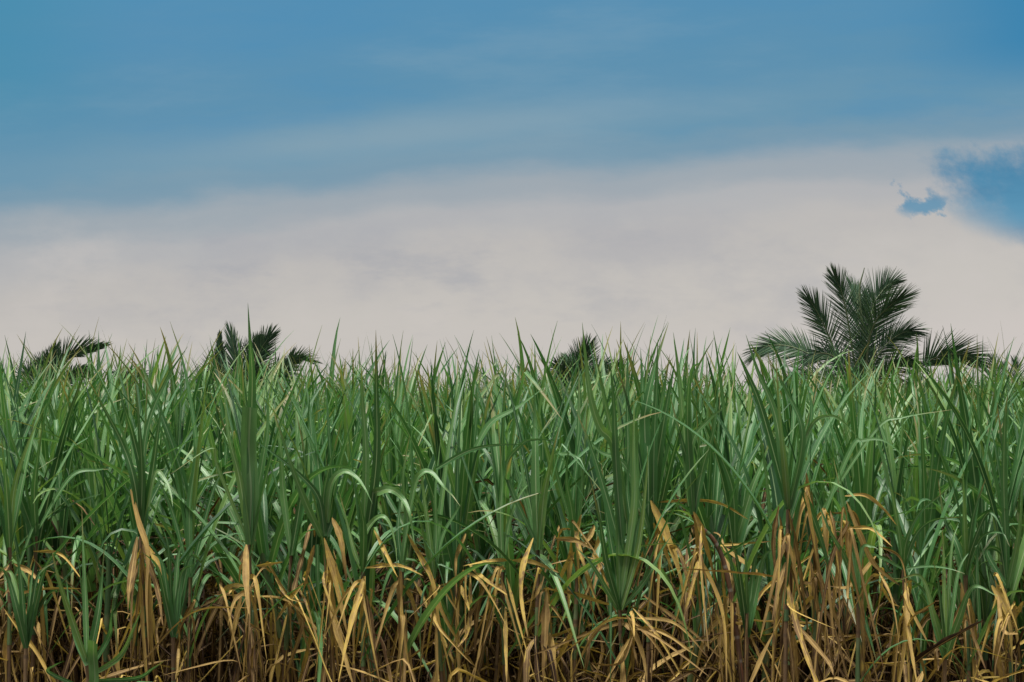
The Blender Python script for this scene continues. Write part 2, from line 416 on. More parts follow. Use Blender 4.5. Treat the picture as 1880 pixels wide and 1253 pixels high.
g = hero_leaf
for pts, w in [
 ([(258, 985), (247, 886), (224, 814), (187, 742), (158, 690)], 14), ([(258, 985), (261, 886), (244, 800), (230, 754), (214, 700)], 14),
 ([(260, 985), (279, 875), (290, 794), (299, 735)], 15), ([(257, 985), (261, 880), (256, 785), (247, 690)], 14),
 ([(262, 960), (268, 800), (305, 699), (345, 636)], 11), ([(264, 985), (284, 873), (302, 880), (313, 906), (317, 930)], 9),
 ([(66, 985), (63, 906), (69, 843), (78, 780)], 14), ([(64, 985), (40, 920), (20, 870), (8, 800)], 16), ([(66, 980), (129, 877), (178, 863), (200, 862)], 9),
 ([(18, 1005), (26, 900), (50, 820), (84, 742)], 12), ([(18, 1005), (12, 900), (2, 800)], 14),
 ([(160, 1215), (130, 1130), (110, 1070), (94, 1008)], 15), ([(160, 1215), (157, 1100), (154, 1020), (150, 930)], 12),
 ([(162, 1215), (180, 1130), (187, 1070), (192, 1000)], 15), ([(165, 1230), (200, 1170), (204, 1140), (208, 1095)], 10),
 ([(168, 1240), (220, 1205), (245, 1155), (262, 1112)], 11), ([(170, 1250), (250, 1245), (280, 1228), (304, 1212)], 9), ([(160, 1222), (140, 1170), (128, 1120), (122, 1060)], 12),
 ([(150, 1262), (90, 1235), (100, 1222), (118, 1214)], 7),
 ([(458, 1000), (462, 771), (463, 685), (459, 627), (455, 556)], 17), ([(458, 1000), (440, 880), (420, 800), (410, 700)], 14),
 ([(458, 1000), (400, 860), (388, 823), (313, 871)], 7), ([(458, 1000), (480, 860), (492, 780), (488, 690)], 14),
 ([(596, 985), (585, 915), (550, 872), (507, 837), (468, 808)], 11), ([(596, 985), (594, 915), (605, 857), (628, 771)], 13),
 ([(596, 985), (588, 900), (582, 829), (572, 740)], 15), ([(590, 985), (560, 920), (530, 840), (505, 760)], 15),
 ([(600, 985), (612, 930), (604, 800), (598, 700)], 14),
 ([(666, 1050), (668, 977), (664, 942), (650, 880)], 13), ([(664, 1045), (650, 1010), (638, 962), (622, 900)], 9),
 ([(664, 1040), (690, 860), (691, 714), (690, 606)], 17), ([(664, 1040), (672, 850), (665, 728), (664, 670)], 14),
 ([(738, 1050), (731, 977), (734, 928), (736, 860)], 9), ([(738, 1050), (748, 960), (740, 880), (752, 800)], 12),
 ([(797, 1062), (789, 991), (778, 904), (770, 840)], 12), ([(797, 1062), (812, 986), (838, 939), (850, 920)], 8), ([(797, 1062), (801, 980), (800, 900), (810, 800)], 11),
 ([(922, 1050), (919, 948), (922, 880), (915, 780)], 12), ([(922, 1050), (935, 960), (960, 900), (1000, 870)], 9),
 ([(800, 862), (858, 829), (915, 817), (970, 817)], 9), ([(870, 830), (901, 777), (950, 748), (1003, 709)], 13),
 ([(988, 1010), (984, 900), (983, 829), (982, 771), (980, 705)], 19), ([(990, 1010), (998, 915), (1009, 857), (1026, 785)], 15),
 ([(986, 1010), (974, 930), (960, 870), (950, 800)], 12), ([(985, 1000), (930, 870), (957, 817), (986, 807), (1020, 810)], 10),
 ([(1060, 1040), (1050, 940), (1040, 880), (1046, 800)], 13), ([(1060, 1000), (1018, 850), (1035, 834), (1061, 840), (1074, 862)], 8),
 ([(1138, 1120), (1114, 1035), (1102, 962), (1082, 870)], 13), ([(1138, 1120), (1128, 1035), (1114, 948), (1104, 850)], 15),
 ([(1138, 1120), (1140, 1006), (1130, 919), (1128, 830)], 13), ([(1140, 1120), (1157, 977), (1151, 890), (1162, 790)], 14),
 ([(1140, 1120), (1172, 1006), (1186, 890), (1190, 820)], 11), ([(1142, 1118), (1186, 1064), (1215, 1010), (1232, 985)], 9),
 ([(1136, 1120), (1120, 1093), (1085, 1035), (1054, 1003)], 12), ([(1140, 1120), (1160, 1050), (1172, 960), (1204, 900)], 12),
 ([(1138, 1120), (1130, 843), (1101, 785), (1084, 728), (1075, 656), (1069, 592)], 19), ([(1140, 1100), (1164, 929), (1164, 829), (1164, 700)], 13),
 ([(1196, 1000), (1184, 800), (1187, 742), (1205, 665), (1228, 592)], 21), ([(1196, 1000), (1202, 814), (1216, 728), (1230, 650)], 17), ([(1196, 990), (1150, 860), (1101, 829), (1070, 795)], 13),
 ([(1272, 945), (1271, 880), (1253, 814), (1230, 725)], 18), ([(1272, 945), (1270, 820), (1302, 771), (1336, 744)], 12), ([(1272, 945), (1262, 780), (1268, 685), (1288, 664)], 15),
 ([(1274, 945), (1290, 860), (1310, 790), (1320, 700)], 14), ([(1350, 1000), (1345, 900), (1320, 830), (1300, 770)], 15), ([(1350, 1000), (1380, 900), (1400, 850), (1420, 790)], 13),
 ([(1447, 935), (1425, 849), (1395, 743), (1370, 682), (1353, 646)], 17), ([(1447, 935), (1437, 849), (1422, 758), (1391, 682), (1369, 614)], 19),
 ([(1449, 935), (1473, 800), (1443, 718), (1408, 652)], 14), ([(1447, 935), (1440, 850), (1431, 758), (1424, 640)], 12), ([(1450, 930), (1470, 850), (1490, 760), (1480, 700)], 15),
 ([(1447, 930), (1485, 790), (1522, 764), (1552, 779), (1586, 816)], 9), ([(1490, 1000), (1560, 830), (1585, 809), (1628, 812), (1680, 860)], 9), ([(1500, 950), (1607, 791), (1658, 767), (1752, 752)], 7),
 ([(1576, 1092), (1551, 1024), (1522, 972), (1480, 867)], 10), ([(1576, 1092), (1561, 995), (1545, 914), (1530, 840)], 10), ([(1576, 1092), (1582, 1010), (1600, 1004), (1612, 1008)], 7),
 ([(1576, 1095), (1593, 1156), (1609, 1214)], 9),
 ([(1659, 1045), (1664, 995), (1690, 940), (1745, 896)], 11), ([(1659, 1045), (1680, 985), (1712, 956), (1770, 949)], 10),
 ([(1659, 1045), (1648, 963), (1632, 882), (1612, 820)], 9), ([(1657, 1045), (1625, 1027), (1600, 1018), (1575, 1030)], 6), ([(1660, 1045), (1700, 1040), (1740, 1044), (1772, 1054)], 5),
 ([(1773, 1056), (1770, 947), (1767, 850)], 13), ([(1773, 1056), (1786, 953), (1809, 880)], 12), ([(1773, 1056), (1783, 1011), (1809, 947), (1828, 950), (1850, 1000)], 10),
 ([(1773, 1056), (1802, 988), (1838, 979), (1854, 1004)], 7), ([(1773, 1056), (1757, 1000), (1735, 956), (1722, 880)], 12),
 ([(1850, 1080), (1812, 1015), (1834, 1011), (1860, 1059), (1882, 1110)], 11), ([(1850, 1080), (1843, 900), (1845, 773), (1850, 725)], 14), ([(1850, 1080), (1870, 980), (1878, 880)], 13),
 ([(1690, 1091), (1722, 1140), (1764, 1252)], 12), ([(1799, 1172), (1793, 1043), (1800, 960)], 9),
 ([(350, 1060), (320, 950), (300, 900), (270, 840)], 10), ([(350, 1060), (380, 940), (400, 880), (430, 850)], 9), ([(350, 1060), (348, 930), (360, 820), (339, 679), (312, 590)], 13),
 ([(535, 1020), (520, 900), (515, 820), (500, 740)], 14), ([(535, 1020), (550, 930), (560, 850), (545, 760)], 12),
]: g(pts, w)
for pts, w in [   # arched leaves turned to the sky, its sheen put into their paler green
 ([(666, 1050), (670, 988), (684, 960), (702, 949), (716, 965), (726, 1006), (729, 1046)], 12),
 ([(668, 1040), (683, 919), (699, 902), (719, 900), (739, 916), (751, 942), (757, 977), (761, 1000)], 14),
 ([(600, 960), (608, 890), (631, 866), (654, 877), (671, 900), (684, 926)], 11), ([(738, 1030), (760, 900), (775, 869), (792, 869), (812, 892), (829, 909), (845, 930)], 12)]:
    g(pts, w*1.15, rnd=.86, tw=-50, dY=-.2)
for pts, w in [([(160, 1290), (174, 1252), (172, 1203), (172, 1177)], 18), ([(458, 1000), (461, 909), (457, 828), (460, 748)], 25), ([(1150, 1060), (1164, 929), (1164, 829), (1164, 777)], 14)]:
    g(pts, w*.9, blunt=True, tw=-15, rnd=.78)
g([(583, 1000), (585, 1093), (595, 1160)], 10, dY=0); g([(1122, 1075), (1121, 1151), (1121, 1260)], 7, dY=-.05)

for pts, w, r in [
 ([(557, 1071), (532, 1104), (506, 1142)], 11, .85), ([(577, 1001), (566, 1041), (555, 1090)], 10, .6), ([(610, 951), (622, 977), (629, 1012), (636, 1070)], 12, .7),
 ([(595, 988), (615, 1064), (638, 1166)], 11, .75), ([(598, 1000), (625, 1070), (640, 1130)], 9, .8), ([(670, 1058), (650, 1130), (621, 1258)], 13, .86), ([(668, 1058), (664, 1120), (645, 1240)], 9, .7), ([(736, 1048), (736, 1107), (737, 1258)], 13, .5),
 ([(687, 974), (716, 1029), (731, 1061)], 8, .8), ([(748, 980), (771, 1020), (794, 1070), (806, 1151), (832, 1258)], 11, .84), ([(855, 980), (836, 1026), (838, 1093)], 10, .65),
 ([(470, 1039), (519, 1032)], 7, .87), ([(670, 1043), (731, 1040), (777, 1058)], 10, .88), ([(939, 1028), (900, 1030), (849, 1040)], 6, .86), ([(847, 1075), (861, 1122)], 9, .8),
 ([(928, 1116), (931, 1262)], 9, .75), ([(606, 1122), (630, 1190), (650, 1260)], 13, .72), ([(673, 1093), (696, 1258)], 11, .3), ([(1067, 945), (1047, 1029), (1044, 1122)], 12, .7),
 ([(1091, 965), (1070, 1006)], 11, .66), ([(1107, 975), (1085, 1030)], 9, .68), ([(1195, 919), (1218, 971), (1244, 1046), (1256, 1115)], 15, .87), ([(1200, 960), (1216, 1000), (1240, 1060)], 10, .8),
 ([(1273, 940), (1293, 988), (1316, 1070)], 13, .8), ([(1273, 944), (1285, 1029), (1306, 1072)], 12, .66), ([(1206, 922), (1273, 917), (1325, 925), (1374, 954)], 8, .86),
 ([(1001, 1081), (1056, 1090), (1111, 1107), (1154, 1113), (1200, 1127), (1224, 1145)], 9, .86), ([(940, 1029), (978, 1032), (1027, 1052)], 8, .8), ([(979, 988), (960, 1041), (957, 1098), (969, 1171)], 9, .87),
 ([(1009, 1162), (1024, 1262)], 13, .72), ([(1180, 1093), (1259, 1151), (1345, 1229)], 7, .45), ([(1160, 1168), (1108, 1262)], 9, .6), ([(1160, 1142), (1163, 1238)], 9, .62), ([(1003, 1085), (998, 1262)], 14, .45),
 ([(1325, 1003), (1406, 1061)], 8, .7), ([(1305, 1003), (1360, 999), (1415, 994)], 5, .8), ([(1018, 988), (1055, 992), (1088, 1009)], 10, .55),
 ([(1480, 869), (1485, 946), (1497, 1030), (1525, 1149)], 13, .52), ([(1548, 969), (1538, 1059), (1524, 1172)], 12, .5), ([(1554, 921), (1580, 985), (1606, 1037), (1651, 1075)], 10, .6),
 ([(1551, 911), (1590, 910), (1625, 937), (1648, 966)], 7, .7), ([(1561, 969), (1599, 972), (1638, 1004)], 7, .75), ([(1661, 1070), (1667, 1156), (1683, 1253)], 11, .72),
 ([(1821, 1075), (1850, 1130), (1860, 1262)], 14, .84), ([(1879, 1104), (1854, 1149)], 8, .84), ([(1828, 1172), (1841, 1262)], 11, .7), ([(1442, 1033), (1426, 1091), (1419, 1172)], 10, .45),
 ([(1455, 1159), (1464, 1262)], 11, .55), ([(1448, 1130), (1516, 1210), (1530, 1240)], 8, .5), ([(1490, 1040), (1500, 1120), (1535, 1230)], 11, .5), ([(1582, 1100), (1585, 1180), (1586, 1262)], 10, .5),
 ([(269, 1000), (295, 1043), (316, 1090), (331, 1172)], 13, .88), ([(240, 899), (255, 957), (272, 1012), (270, 1093), (275, 1230)], 10, .6), ([(275, 1049), (275, 1136), (281, 1235)], 14, .7),
 ([(252, 986), (238, 1078), (235, 1136)], 12, .42), ([(262, 1000), (290, 1080), (300, 1150)], 12, .3), ([(26, 1035), (55, 1050), (81, 1081)], 9, .6), ([(9, 1119), (67, 1197), (96, 1258)], 10, .8),
 ([(58, 1070), (49, 1262)], 12, .3), ([(61, 1012), (110, 1017), (150, 1064)], 6, .87), ([(17, 1093), (87, 1081), (150, 1081)], 5, .7), ([(452, 1000), (452, 1064), (458, 1130)], 12, .6),
 ([(443, 1093), (432, 1150), (420, 1208)], 11, .7), ([(405, 1087), (429, 1075), (460, 1078)], 8, .8), ([(446, 1136), (480, 1159)], 9, .55), ([(70, 1142), (78, 1200)], 10, .7),
 ([(1770, 1120), (1790, 1180), (1810, 1230)], 9, .4), ([(1765, 1070), (1768, 1140), (1776, 1262)], 12, .7), ([(1430, 930), (1420, 1000), (1428, 1080)], 10, .3),
 ([(1120, 1130), (1080, 1180), (1040, 1262)], 8, .5), ([(1150, 1130), (1200, 1180), (1250, 1262)], 8, .55), ([(1150, 1130), (1180, 1200), (1190, 1262)], 8, .66), ([(890, 1060), (875, 1130), (872, 1200)], 9, .4),
]: g(pts, w, dry=True, rnd=r)
def bunch(px, py, n, spread, ln, tone=.7, top=30):
    # dead blades hanging in a loose bunch, bent and crossing
    for i in range(round(n*.8)):
        a = U(-1, 1); x0 = px+U(-9, 9); y0 = py+U(-.3*top, 2*top); L_ = ln*U(.45, 1.15); x1 = x0+a*spread*1.5; k = U(.15, .6)
        mid = (x0+a*spread*k*U(.6, 2.4)+U(-8, 8), y0+L_*k*U(.2, 1)-abs(a)*U(0, 18))
        end = (x1+U(-8, 8), y0+L_) if random.random() > .25 else (x0+a*spread*1.6, y0+L_*U(.3, .7))
        g([(x0, y0), mid, end], U(4, 9), dry=True, rnd=min(max(random.gauss(tone+.02, .18), .2), .93), dY=U(-.25, .2))
for b in [(258, 1000, 9, 30, 230, .6), (300, 1090, 4, 40, 150, .5), (458, 1030, 9, 26, 220, .65), (500, 1050, 6, 60, 160, .75), (556, 1060, 8, 45, 190, .78), (600, 1010, 8, 36, 230, .8),
          (672, 1062, 9, 48, 190, .8), (737, 1060, 8, 36, 200, .6), (800, 1070, 8, 50, 190, .8), (858, 1010, 9, 60, 220, .76), (925, 1040, 9, 60, 210, .72), (1000, 1050, 8, 50, 200, .6),
          (1048, 960, 9, 45, 220, .76), (1095, 990, 6, 50, 160, .72), (1160, 1125, 14, 120, 150, .62), (1215, 950, 9, 40, 260, .74), (1285, 960, 10, 45, 250, .7), (1350, 1060, 8, 60, 190, .4),
          (1400, 1080, 8, 50, 180, .4), (1440, 940, 9, 34, 300, .45), (1484, 885, 11, 40, 340, .55), (1520, 930, 11, 45, 310, .52), (1556, 930, 10, 50, 310, .58), (1500, 1060, 9, 60, 190, .5), (1610, 1010, 7, 60, 200, .62),
          (1664, 1075, 8, 34, 180, .7), (1720, 1100, 6, 50, 150, .35), (1776, 1080, 8, 34, 180, .55), (1832, 1060, 7, 36, 190, .75), (1862, 1110, 7, 30, 150, .8), (20, 1040, 6, 44, 220, .45), (66, 1030, 6, 44, 220, .5),
          (350, 1100, 4, 44, 150, .3), (410, 1080, 5, 50, 180, .6)]: bunch(*b)
# young shoots that carry green right down to the bottom of the field edge
def shoot(nx, ny, Y, label, n, ln, spread):
    A(nx, ny, Y, nx+U(-8, 8), label, 0, -9)
    h = len(HEROES)-1
    for i in range(n):
        a = -1+2*i/(n-1)+U(-.12, .12); L_ = ln*U(.7, 1.1)*(1-.25*abs(a)); dx = a*spread
        bend = U(0, .35)*abs(a)
        g([(nx, ny), (nx+dx*.28, ny-L_*.38), (nx+dx*.62, ny-L_*.76), (nx+dx*U(.95, 1.5), ny-L_*(1-bend))], U(9, 15), h=h)
for q in [(48, 1190, 7.85, 'young green shoot near the bottom left corner, left of the dark blue-green fan', 6, 250, 60), (318, 1170, 7.9, 'slim upright green shoot at the right side of the brown skirt', 6, 260, 50),
          
          (1372, 1170, 7.95, 'shaded green shoot right of the leaning orange-ringed stalk', 5, 240, 55),
          (1735, 1210, 7.8, 'leafy green shoot between the twin arching leaves and the bright upright fan', 7, 270, 80), ]: shoot(*q)
# the bold clump right of centre: broad blades rising above their neighbours
for nx, ny, tx, ty, w_ in [(1142, 1000, 1120, 660, 17), (1150, 980, 1152, 630, 15), (1190, 980, 1176, 640, 18), (1200, 980, 1208, 622, 17), (1196, 960, 1240, 660, 18), (1150, 960, 1098, 690, 16), (1270, 930, 1262, 668, 17), (1268, 930, 1236, 610, 15), (1200, 990, 1272, 720, 15), (1140, 1010, 1060, 760, 16)]:
    g([(nx, ny), (nx+(tx-nx)*.3+U(-4, 4), ny+(ty-ny)*.4), (nx+(tx-nx)*.68, ny+(ty-ny)*.75), (tx, ty)], w_)

# ------------------------------------------------------------------ the ranks behind: every plant one object tree, about 300 in all
n_near = 300-len(HEROES)-3
pts = []
tries = 0
while len(pts) < n_near and tries < 200000:
    tries += 1
    Y = 8.35+5.0*random.random()**1.15
    x = U(-1, 1)*(.305*Y+.15)
    if all((x-a)**2+(Y-b)**2 > .21**2 for a, b in pts): pts.append((x, Y))
for x, Y in pts: field_plant(x, Y)

# ------------------------------------------------------------------ the rest of the field: nobody could count it
def field_mass():
    rng = random.Random(5)
    lo = {}
    for k, n, mat in (('spear', 6, 0), ('upright', 24, 0), ('lean', 16, 0), ('arch', 20, 0), ('hang', 14, 1), ('sprawl', 8, 1)):
        lo[k] = []
        for i in range(n):
            m_ = MB(); blade(m_, k, 10, 3, rng, 0, mat); lo[k].append((m_.v[0], m_.uv[0], m_.f[0], mat))
    mb = MB()
    def put(kind, loc, az, s):
        v, uv, f, mat = rng.choice(lo[kind])
        c, sn = math.cos(az), math.sin(az)
        M = np.array([[c, -sn, 0], [sn, c, 0], [0, 0, 1]])*s
        mb.v.append(v@M.T+np.array(loc)); mb.uv.append(uv); mb.f.append(f+mb.n)
        mb.r.append(np.full(len(v), rng.random())); mb.mi.append(np.full(len(f), mat)); mb.n += len(v)
    def stem(x, y, top):
        P = np.linspace((x, y, 0), (x, y, top), 3); tube(mb, P, .014, 4, rng.random(), 1)
    Y = 13.3
    cnt = 0
    while Y < 62:
        dens = 7.5 if Y < 20 else 5 if Y < 30 else 2.6
        dY = .5; half = .315*Y+1.2
        # side aisles close to the frame are filled too
        for _ in range(int(dens*dY*2*half)):
            x = rng.uniform(-half, half); y = Y+rng.uniform(0, dY)
            top = rng.triangular(1.9, 2.6, 2.25); pl = rng.uniform(0, 3.14); n = rng.randint(7, 9); cnt += 1
            for i in range(n):
                k = i/(n-1)
                kind = 'spear' if i == n-1 else 'arch' if k < .4 and rng.random() < .7 else 'lean' if k < .6 and rng.random() < .6 else 'upright'
                put(kind, (x, y, top-.4*(1-k)), pl+(math.pi if i % 2 else 0)+rng.uniform(-.6, .6), rng.uniform(.85, 1.12))
            if Y < 20:
                for _k in range(2): put('hang', (x, y, top-rng.uniform(.4, .8)), rng.uniform(0, 6.28), 1)
                stem(x, y, top)
        Y += dY
    # plants too many to single out, among the second to last ranks
    for _ in range(300):
        y = 9.3+4.2*rng.random()**.8; x = rng.uniform(-1, 1)*(.305*y+.2); top = rng.triangular(1.8, 2.35, 2.1); pl = rng.uniform(0, 3.14)
        for i in range(10):
            k = i/9
            put('spear' if i == 9 else 'arch' if k < .45 and rng.random() < .7 else 'lean' if rng.random() < .4 else 'upright', (x, y, top-.42*(1-k)), pl+(math.pi if i % 2 else 0)+rng.uniform(-.6, .6), rng.uniform(.85, 1.1))
        for _k in range(6): put(rng.choice(['hang', 'hang', 'sprawl']), (x, y, top-rng.uniform(.3, 1.2)), rng.uniform(0, 6.28), 1)
        stem(x, y, top)
    # plants past both ends of the near ranks, outside the frame
    for sgn in (-1, 1):
        for _ in range(150):
            y = rng.uniform(8, 13.3); x = sgn*(.305*y+.2+rng.uniform(0, 1.6)); top = rng.uniform(2.0, 2.4); pl = rng.uniform(0, 3.1)
            for i in range(8):
                put(rng.choice(['arch', 'lean', 'upright', 'upright']), (x, y, top-.4*(1-i/7)), pl+(math.pi if i % 2 else 0)+rng.uniform(-.6, .6), 1)
            for _k in range(5): put(rng.choice(['hang', 'sprawl']), (x, y, top-rng.uniform(.3, 1.3)), rng.uniform(0, 6.28), 1)
            stem(x, y, top)
    o = link('sugarcane_field', mb.mesh('sugarcane_field', [FARGREEN, DRY])); tag(o, 'green mass of sugarcane reaching back to the palms', 'sugarcane', kind='stuff')
    return cnt
field_mass()
def trash():
    rng = random.Random(8); lo = []
    for i in range(40):
        m_ = MB(); blade(m_, ('hang', 'hang', 'stiff', 'hang', 'sprawl')[i % 5], 9, 3, rng, 0); lo.append((m_.v[0], m_.uv[0], m_.f[0]))
    mb = MB()
    for _ in range(9000):
        v, uv, f = rng.choice(lo)
        y = 9.1+4.6*rng.random()**1.1; x = rng.uniform(-1, 1)*(.31*y+.3); z = rng.uniform(.62, 1.0)*2.12
        A_ = np.array(Euler((rng.gauss(0, .22), rng.gauss(0, .22), rng.uniform(0, 6.28))).to_matrix())*rng.uniform(.8, 1.15)
        mb.v.append(v@A_.T+np.array((x, y, z))); mb.uv.append(uv); mb.f.append(f+mb.n)
        mb.r.append(np.full(len(v), 10+rng.random()**1.5*.36)); mb.mi.append(np.zeros(len(f), int)); mb.n += len(v)  # only the darkest browns: deep shade between the stalks put into the colour
    o = link('dead_leaf_litter', mb.mesh('dead_leaf_litter', [DRY])); tag(o, 'tangle of brown dead leaves between the cane stalks', 'dead leaves', kind='stuff')
trash()

# ------------------------------------------------------------------ palms beyond the field
def frond(root, org, px, Y, L, up=1.0, dn=1.0, dY=0.0, n=84, tilt=.35, sweep=(42, 18), droop=.18, start=.08, lw=.020):
    P = spline([Vector(q)-org for q in ray_pts(px, Y, Y+dY)], 67)[:60]
    mb = MB(); s = np.linspace(0, 1, 60)
    tube(mb, P, .035*(1-s)+.006, 6, 0, 1)
    T = norm(np.gradient(P, axis=0))
    for side, k in ((1, up), (-1, dn)):
        for i in range(n):
            t = start+(1-start)*(i+.5*(side > 0)+U(-.2, .2))/n
            t = min(max(t, 0), .995)
            j = t*59; a = int(j); fr = j-a
            p = P[a]*(1-fr)+P[min(a+1, 59)]*fr; tt = T[a]
            b = np.cross(tt, np.array([0, 1., 0]))*side
            if b @ b < 1e-6: continue
            b = norm(b)+np.array([0, -tilt*side+U(-.15, .15), 0]); b = norm(b)
            sw = R(sweep[0]*.8*(1-t)+84*t**1.35 + U(-4, 4))
            d = norm(b*math.cos(sw)+tt*math.sin(sw))
            ln = 1.18*L*k*(.55+.45*math.sin(min(t*1.6, 1)*math.pi/2))*(1-max(0, t-.55)/.45*.38)*U(.86, 1.08)
            q = np.linspace(0, 1, 6)[:, None]
            Q = p+d*ln*q+np.array([0, 0, -1])*ln*U(.3, 1.1)*droop*q**2
            w = lw*np.clip(.4+q[:, 0]*3, 0, 1)*(1-q[:, 0])**.6+.001
            S0 = np.repeat(tt[None], 6, 0)
            V, UV = ribbon(Q, np.full(6, R(U(-35, 35))), w, .3, 3, S0)
            mb.grid(V, UV, random.random(), 0)
    return link('frond', mb.mesh('palm_frond', [PALMG, RACHIS]), root)
def palm(cx, cy, Y, label, fronds, trunk_r=.16, spear=None, **kw):
    org = at(cx, 0, Y); org.z = 0
    root = link('palm_tree', None, None, org); tag(root, label, 'palm tree', 'palms behind the sugarcane')
    top = at(cx, cy, Y)-org
    mb = MB(); s = np.linspace(0, 1, 40)
    P = spline([(0.25, 0, 0), (.12, .05, top.z*.5), tuple(top)], 40); tube(mb, P, trunk_r*(1.25-.45*s), 14, 0, 0, 0, .05, .09)
    link('trunk', mb.mesh('palm_trunk', TRUNK), root)
    for fr in fronds:
        a = dict(kw); a.update(fr[2] if len(fr) > 2 else {})
        frond(root, org, fr[0], Y, fr[1], **a)
    if spear:
        mb = MB(); P = spline([Vector(q)-org for q in ray_pts(spear, Y, Y)], 12)
        tube(mb, P, np.linspace(.06, .012, 12), 6, 0, 0); link('spear_leaf', mb.mesh('spear', RACHIS), root)
palm(1588, 690, 56, 'tallest palm, wide feathery crown standing above the cane on the right', [
    ([(1584, 735), (1545, 680), (1525, 625), (1508, 588), (1492, 560), (1478, 540)], .95, dict(dY=-1.0, droop=.12)),
    ([(1586, 735), (1567, 655), (1556, 585), (1546, 540), (1538, 520), (1530, 505)], .85, dict(dY=-.6, droop=.08)),
    ([(1588, 735), (1580, 650), (1576, 590), (1573, 545), (1564, 520)], .85, dict(dY=1.2, droop=.08)),
    ([(1590, 735), (1589, 640), (1590, 570), (1592, 535)], .7, dict(dY=.6, tilt=.8, droop=.05)),
    ([(1590, 735), (1593, 640), (1608, 590), (1634, 562), (1662, 542)], 1.1, dict(dY=-1.0, droop=.1)),
    ([(1590, 735), (1594, 620), (1604, 561), (1616, 540), (1630, 524), (1648, 516)], .95, dict(dY=.9, droop=.1)),
    ([(1590, 735), (1603, 670), (1628, 632), (1656, 612), (1684, 606)], 1.0, dict(dY=.4, droop=.3)),
    ([(1590, 740), (1610, 700), (1636, 674), (1662, 664), (1688, 668)], .9, dict(dY=-.8, droop=.35)),
    ([(1586, 740), (1560, 690), (1530, 655), (1500, 650), (1470, 670)], .8, dict(dY=-.9, droop=.35)),
    ([(1586, 740), (1540, 700), (1500, 660), (1462, 640), (1430, 634), (1400, 640), (1378, 662)], .95, dict(dY=1.0, droop=.16, start=.35)),
    ([(1585, 740), (1545, 710), (1500, 690), (1460, 690), (1430, 712)], .8, dict(dY=.5, droop=.4)),
    ([(1592, 742), (1630, 715), (1676, 690), (1704, 664), (1735, 652), (1768, 652), (1796, 665), (1808, 684)], 1.05, dict(dY=-.5, droop=.12, start=.42)),
    ([(1592, 742), (1630, 718), (1680, 712), (1730, 716), (1760, 735)], .7, dict(dY=.9, droop=.5, start=.4)),
    ], spear=[(1588, 640), (1578, 540), (1587, 492)])
palm(1846, 725, 66, 'small far palm, two short upright fronds at the right edge', [
    ([(1842, 745), (1834, 700), (1828, 672), (1822, 658)], .6), ([(1846, 745), (1848, 700), (1842, 668)], .5), ([(1850, 745), (1862, 705), (1866, 676), (1862, 660)], .55),
    ([(1850, 745), (1872, 715), (1884, 700)], .5), ([(1842, 745), (1815, 712), (1804, 706)], .5)], n=34)
palm(1062, 715, 58, 'small centre palm, bushy fronds barely clearing the cane', [
    ([(1061, 745), (1058, 705), (1065, 674), (1072, 652), (1080, 634)], .82, dict(dY=-.4, droop=.06)), ([(1060, 745), (1046, 706), (1034, 684), (1022, 670)], .75, dict(dY=-.7)),
    ([(1060, 745), (1054, 700), (1050, 672), (1046, 660)], .7, dict(dY=.5)), ([(1062, 745), (1074, 710), (1096, 684), (1116, 668)], .75, dict(dY=.6)),
    ([(1064, 745), (1090, 715), (1116, 686), (1148, 656)], .6, dict(dY=-.5, n=40)), ([(1058, 748), (1020, 724), (989, 708), (970, 690), (950, 669)], .45, dict(start=.4)),
    ([(1058, 745), (1030, 712), (1012, 712), (1004, 740)], .7, dict(droop=.4)), ([(1066, 745), (1090, 720), (1120, 716), (1140, 735)], .6, dict(droop=.4))])
palm(450, 725, 60, 'dark brush-like palm with ragged stiff fronds on the left', [
    ([(446, 745), (441, 714), (433, 656), (421, 600)], .85, dict(n=70, sweep=(62, 8), droop=.04)), ([(440, 748), (415, 715), (408, 680), (404, 640), (404, 606)], .45, dict(sweep=(60, 10), start=.3)),
    ([(440, 745), (405, 722), (392, 690), (398, 660), (408, 640)], .7, dict(n=60)), ([(452, 745), (462, 690), (480, 640), (500, 612)], .85, dict(n=70, droop=.1)),
    ([(450, 745), (456, 690), (468, 650), (476, 630)], .85, dict(n=60)), ([(456, 745), (487, 706), (520, 682), (548, 660), (584, 668)], .8, dict(n=60, dn=.6, droop=.12, dY=-.4)),
    ([(456, 745), (490, 700), (520, 680), (540, 650)], .8, dict(n=60)), ([(454, 745), (480, 700), (494, 705), (498, 735)], .8, dict(droop=.5)), ([(444, 745), (400, 712), (372, 700), (356, 712)], .6, dict(droop=.3))], lw=.026)
palm(88, 715, 60, 'low wind-combed palm with one long curved frond above the cane, far left', [
    ([(84, 745), (92, 700), (115, 660), (144, 647), (170, 641), (192, 637)], .8, dict(n=90, up=1.0, dn=.5, sweep=(60, 10), droop=.05)), ([(84, 745), (62, 715), (54, 690), (66, 668)], .7, dict(n=60)),
    ([(86, 745), (86, 700), (92, 670), (104, 630)], .7, dict(n=70)), ([(84, 745), (76, 700), (84, 665), (104, 652)], .6, dict(n=60)), ([(84, 745), (46, 722), (30, 720)], .6, dict(droop=.3)),
    ([(90, 745), (120, 700), (150, 682), (176, 692)], .5, dict(droop=.3))], lw=.026)
palm(235, 740, 66, 'palm almost hidden by cane, a low tuft right of the far left palm', [
    ([(235, 748), (228, 708), (222, 690), (210, 684)], .5), ([(235, 748), (240, 706), (254, 688), (268, 690)], .5), ([(235, 748), (232, 700), (240, 680)], .5)], n=34)

